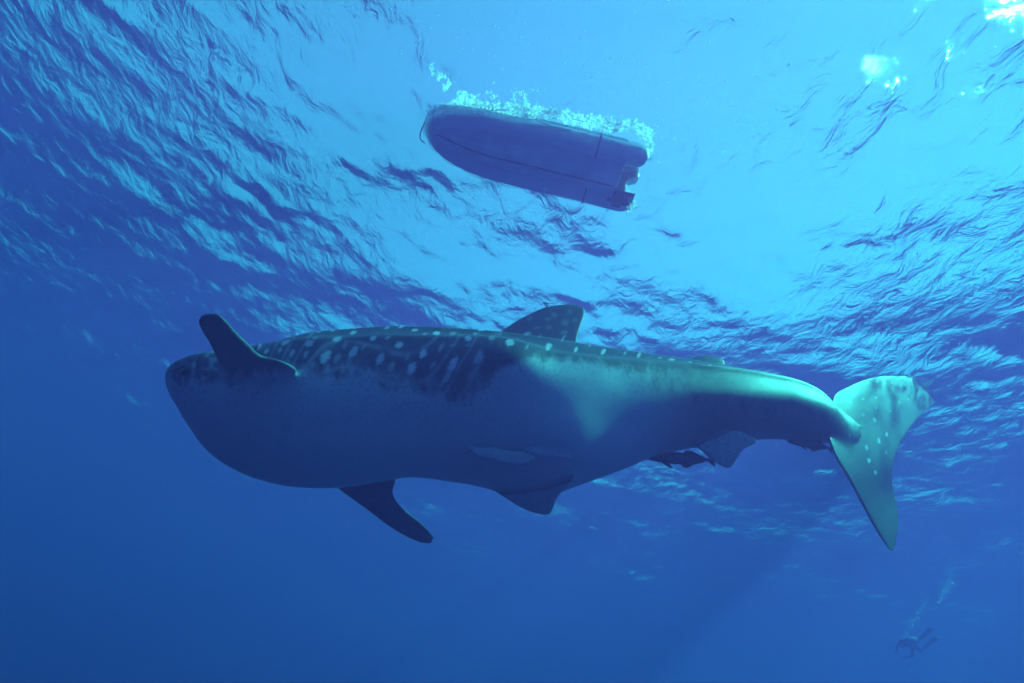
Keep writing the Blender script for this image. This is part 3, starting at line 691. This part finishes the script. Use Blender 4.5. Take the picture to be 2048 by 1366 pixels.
foam_band([(1250, 388), (1262, 398), (1268, 410)], .13, 700, 1, .022, 39, .25)
foam_band([(1300, 250), (1390, 300), (1480, 330)], .5, 300, 1, .012, 41, .5)
fp = np.array(fp); fp[:, 2] += wave_height(fp[:, 0], fp[:, 1])
chips('surface_foam', fp, fs, M_foam, .5, 'white foam and bubbles along the far side of the boat')
# loose bubbles drifting below the surface
bp_ = []
for _ in range(260):
    c_ = [(960, 60, 260, 60), (1350, 240, 160, 90), (1250, 120, 220, 90), (1500, 220, 90, 40)][rng.randint(4)]
    p = P(c_[0] + rng.normal(0, c_[2] * .6), c_[1] + rng.normal(0, c_[3] * .7), rng.uniform(7, 10.0))
    if p[2] < -.3: bp_.append(p)
chips('drifting_bubbles', bp_, rng.uniform(.006, .016, len(bp_)), M_foam, 1.0, 'sparse bright bubbles drifting near the surface around the boat')

# ------------------------------------------------------------------ diver far off in the lower right
M_suit = mat_simple('dark wetsuit neoprene', (.02, .025, .035), .7)
M_skin = mat_simple('diver skin', (.35, .22, .16), .6)
M_tank = mat_simple('pale painted air cylinder', (.75, .78, .78), .35, .05)
M_fin = mat_simple('dark rubber fins', (.03, .035, .045), .5)
DD = 19.5
hipc, headc = P(1826, 1290, DD), P(1799, 1288, DD - .5)
fx, ly_, uz = basis(headc - hipc, c2w([.1, -.15, 1]))
dmt = np.stack([fx, ly_, uz], 1); DWm = lambda q: np.asarray(q, float) @ dmt.T
diver = bpy.data.objects.new('person', None); COL.objects.link(diver); diver.location = hipc
tag(diver, 'scuba diver in dark wetsuit and fins with pale tank swimming far below right', 'person')
# joints: forward, left, up in metres
J = {'pelvis': (0, 0, 0, .15, .12), 'waist': (.18, 0, 0, .15, .11), 'chest': (.40, 0, .01, .18, .13), 'neck': (.58, 0, .02, .07, .07), 'head': (.70, 0, .01, .095, .11), 'crown': (.78, 0, .0, .08, .09)}
for s_, nm in ((1, 'l'), (-1, 'r')):
    k_ = -.05 if s_ > 0 else .12
    J.update({'sh' + nm: (.50, .20 * s_, .0, .07, .07), 'el' + nm: (.45, .27 * s_, -.27, .048, .048), 'wr' + nm: (.62, .16 * s_, -.42, .033, .033), 'ha' + nm: (.70, .13 * s_, -.44, .035, .02),
              'hp' + nm: (-.08, .10 * s_, -.01, .10, .10), 'kn' + nm: (-.48, .13 * s_, -.10 + k_, .062, .062), 'an' + nm: (-.82, .12 * s_, .16 + k_, .042, .042), 'ft' + nm: (-.95, .12 * s_, .22 + k_, .04, .03)})
Ed = [('pelvis', 'waist'), ('waist', 'chest'), ('chest', 'neck'), ('neck', 'head'), ('head', 'crown')]
for nm in 'lr': Ed += [('chest', 'sh' + nm), ('sh' + nm, 'el' + nm), ('el' + nm, 'wr' + nm), ('wr' + nm, 'ha' + nm), ('pelvis', 'hp' + nm), ('hp' + nm, 'kn' + nm), ('kn' + nm, 'an' + nm), ('an' + nm, 'ft' + nm)]
for nm, s_ in (('l', 1), ('r', -1)):
    for q, (dy, ln) in enumerate(((-.03, .065), (-.012, .08), (.006, .085), (.024, .075), (.05, .045))):
        J['f%d%s' % (q, nm)] = (.70 + ln * (.55 if q < 4 else .3), .13 * s_ + dy, -.455, .009, .009); J['g%d%s' % (q, nm)] = (.70 + ln * (1 if q < 4 else .6), .13 * s_ + dy * 1.15, -.475, .008, .008)
        Ed += [('ha' + nm, 'f%d%s' % (q, nm)), ('f%d%s' % (q, nm), 'g%d%s' % (q, nm))]
nm_ = list(J); me = bpy.data.meshes.new('body'); me.from_pydata([tuple(DWm(J[q][:3])) for q in nm_], [(nm_.index(a), nm_.index(b)) for a, b in Ed], [])
bo = bpy.data.objects.new('body', me); COL.objects.link(bo); bo.parent = diver
sk = bo.modifiers.new('skin', 'SKIN'); sub_ = bo.modifiers.new('sub', 'SUBSURF'); sub_.levels = sub_.render_levels = 2
for i, q in enumerate(nm_): me.skin_vertices[0].data[i].radius = J[q][3:5]
me.skin_vertices[0].data[0].use_root = True; me.materials.append(M_suit); sk.use_smooth_shade = True
k = Kit(); v, f = uvsphere(DWm([.735, 0, -.065]), 1, 8, 12, (.055, .075, .045), dmt); k.add(v, f.tolist()); k.build('face', M_skin, diver)
k = Kit(); k.tube(DWm([(.76, -.07, -.085), (.77, -.035, -.115), (.77, .035, -.115), (.76, .07, -.085)]), .035, 10); k.build('mask', M_black, diver)
k = Kit(); k.tube(DWm([(.62, .0, -.10), (.66, 0, -.13), (.69, .0, -.14)]), [.03, .035, .02], 10)
k.tube(DWm([(.66, 0, -.13), (.66, -.14, -.10), (.60, -.18, .05), (.55, -.05, .20)]), .012, 8); k.build('regulator', M_black, diver)
tk = Kit(); tk.tube(DWm([(-.08, 0, .235), (-.06, 0, .235), (.0, 0, .235), (.40, 0, .235), (.47, 0, .235), (.50, 0, .235)]), [.04, .08, .092, .092, .07, .03], 18); tko = tk.build('air_tank', M_tank, diver)
k = Kit(); k.tube(DWm([(.49, 0, .235), (.56, 0, .235)]), [.035, .03], 10); k.tube(DWm([(.53, -.06, .235), (.53, .06, .235)]), .022, 10); k.build('tank_valve', M_tag, tko)
k = Kit(); v, f = uvsphere(DWm([.26, 0, .10]), 1, 8, 14, (.26, .19, .10), dmt); k.add(v, f.tolist()); k.build('buoyancy_vest', M_black, diver)
for s_, nm in ((1, 'l'), (-1, 'r')):
    a = np.array(J['ft' + nm][:3]); dr = np.array([-.80, 0, .55 if s_ > 0 else .75]); dr /= np.linalg.norm(dr); wd = np.array([0, 1, 0]); th_ = np.cross(dr, wd)
    rings = []
    for q, w_, t2 in ((-.12, .045, .035), (0, .055, .04), (.12, .065, .02), (.30, .08, .010), (.48, .095, .006), (.52, .085, .004)):
        c0 = a + dr * q; rings.append(DWm([c0 + wd * w_ * i + th_ * t2 * j for i, j in ((-1, -1), (0, -1.2), (1, -1), (1, 1), (0, 1.2), (-1, 1))]))
    k = Kit(); k.loft(rings); k.build('fin', M_fin, diver)
# his exhaled bubbles, rising in two plumes
bb, bs = [], []
for (x0, y0, x1, y1, wd_, n, dd_) in ((1808, 1278, 1845, 1212, 4.5, 130, DD - .3), (1845, 1215, 1858, 1190, 8, 30, DD), (1880, 1205, 1898, 1160, 7, 160, DD + 1), (1898, 1165, 1905, 1110, 7, 60, DD + 1.3)):
    for _ in range(n):
        q = rng.rand(); bb.append(P(x0 + (x1 - x0) * q + rng.normal(0, wd_) * (.3 + q), y0 + (y1 - y0) * q + rng.normal(0, 3), dd_ + rng.normal(0, .2))); bs.append(rng.uniform(.008, .03) * (1.6 if rng.rand() < .08 else 1))
chips('exhaled_bubbles', bb, bs, M_foam, .7, 'faint plume of bubbles rising from the distant diver')

# ------------------------------------------------------------------ specks drifting in the water
n = 2600; dd = 0.9 + 7.5 * rng.rand(n) ** .8
sp = P(rng.uniform(-500, 2548, n), rng.uniform(-200, 1566, n), dd)
ok = np.ones(n, bool)
ok &= sp[:, 2] < -.3
scm = mat_simple('pale plankton', (.6, .65, .62), .7, .1)
chips('plankton', sp[ok], (rng.uniform(.0008, .0026, n) * np.clip(dd / 3, .5, 1.4))[ok], scm, .6, 'tiny pale specks of plankton drifting through the water')
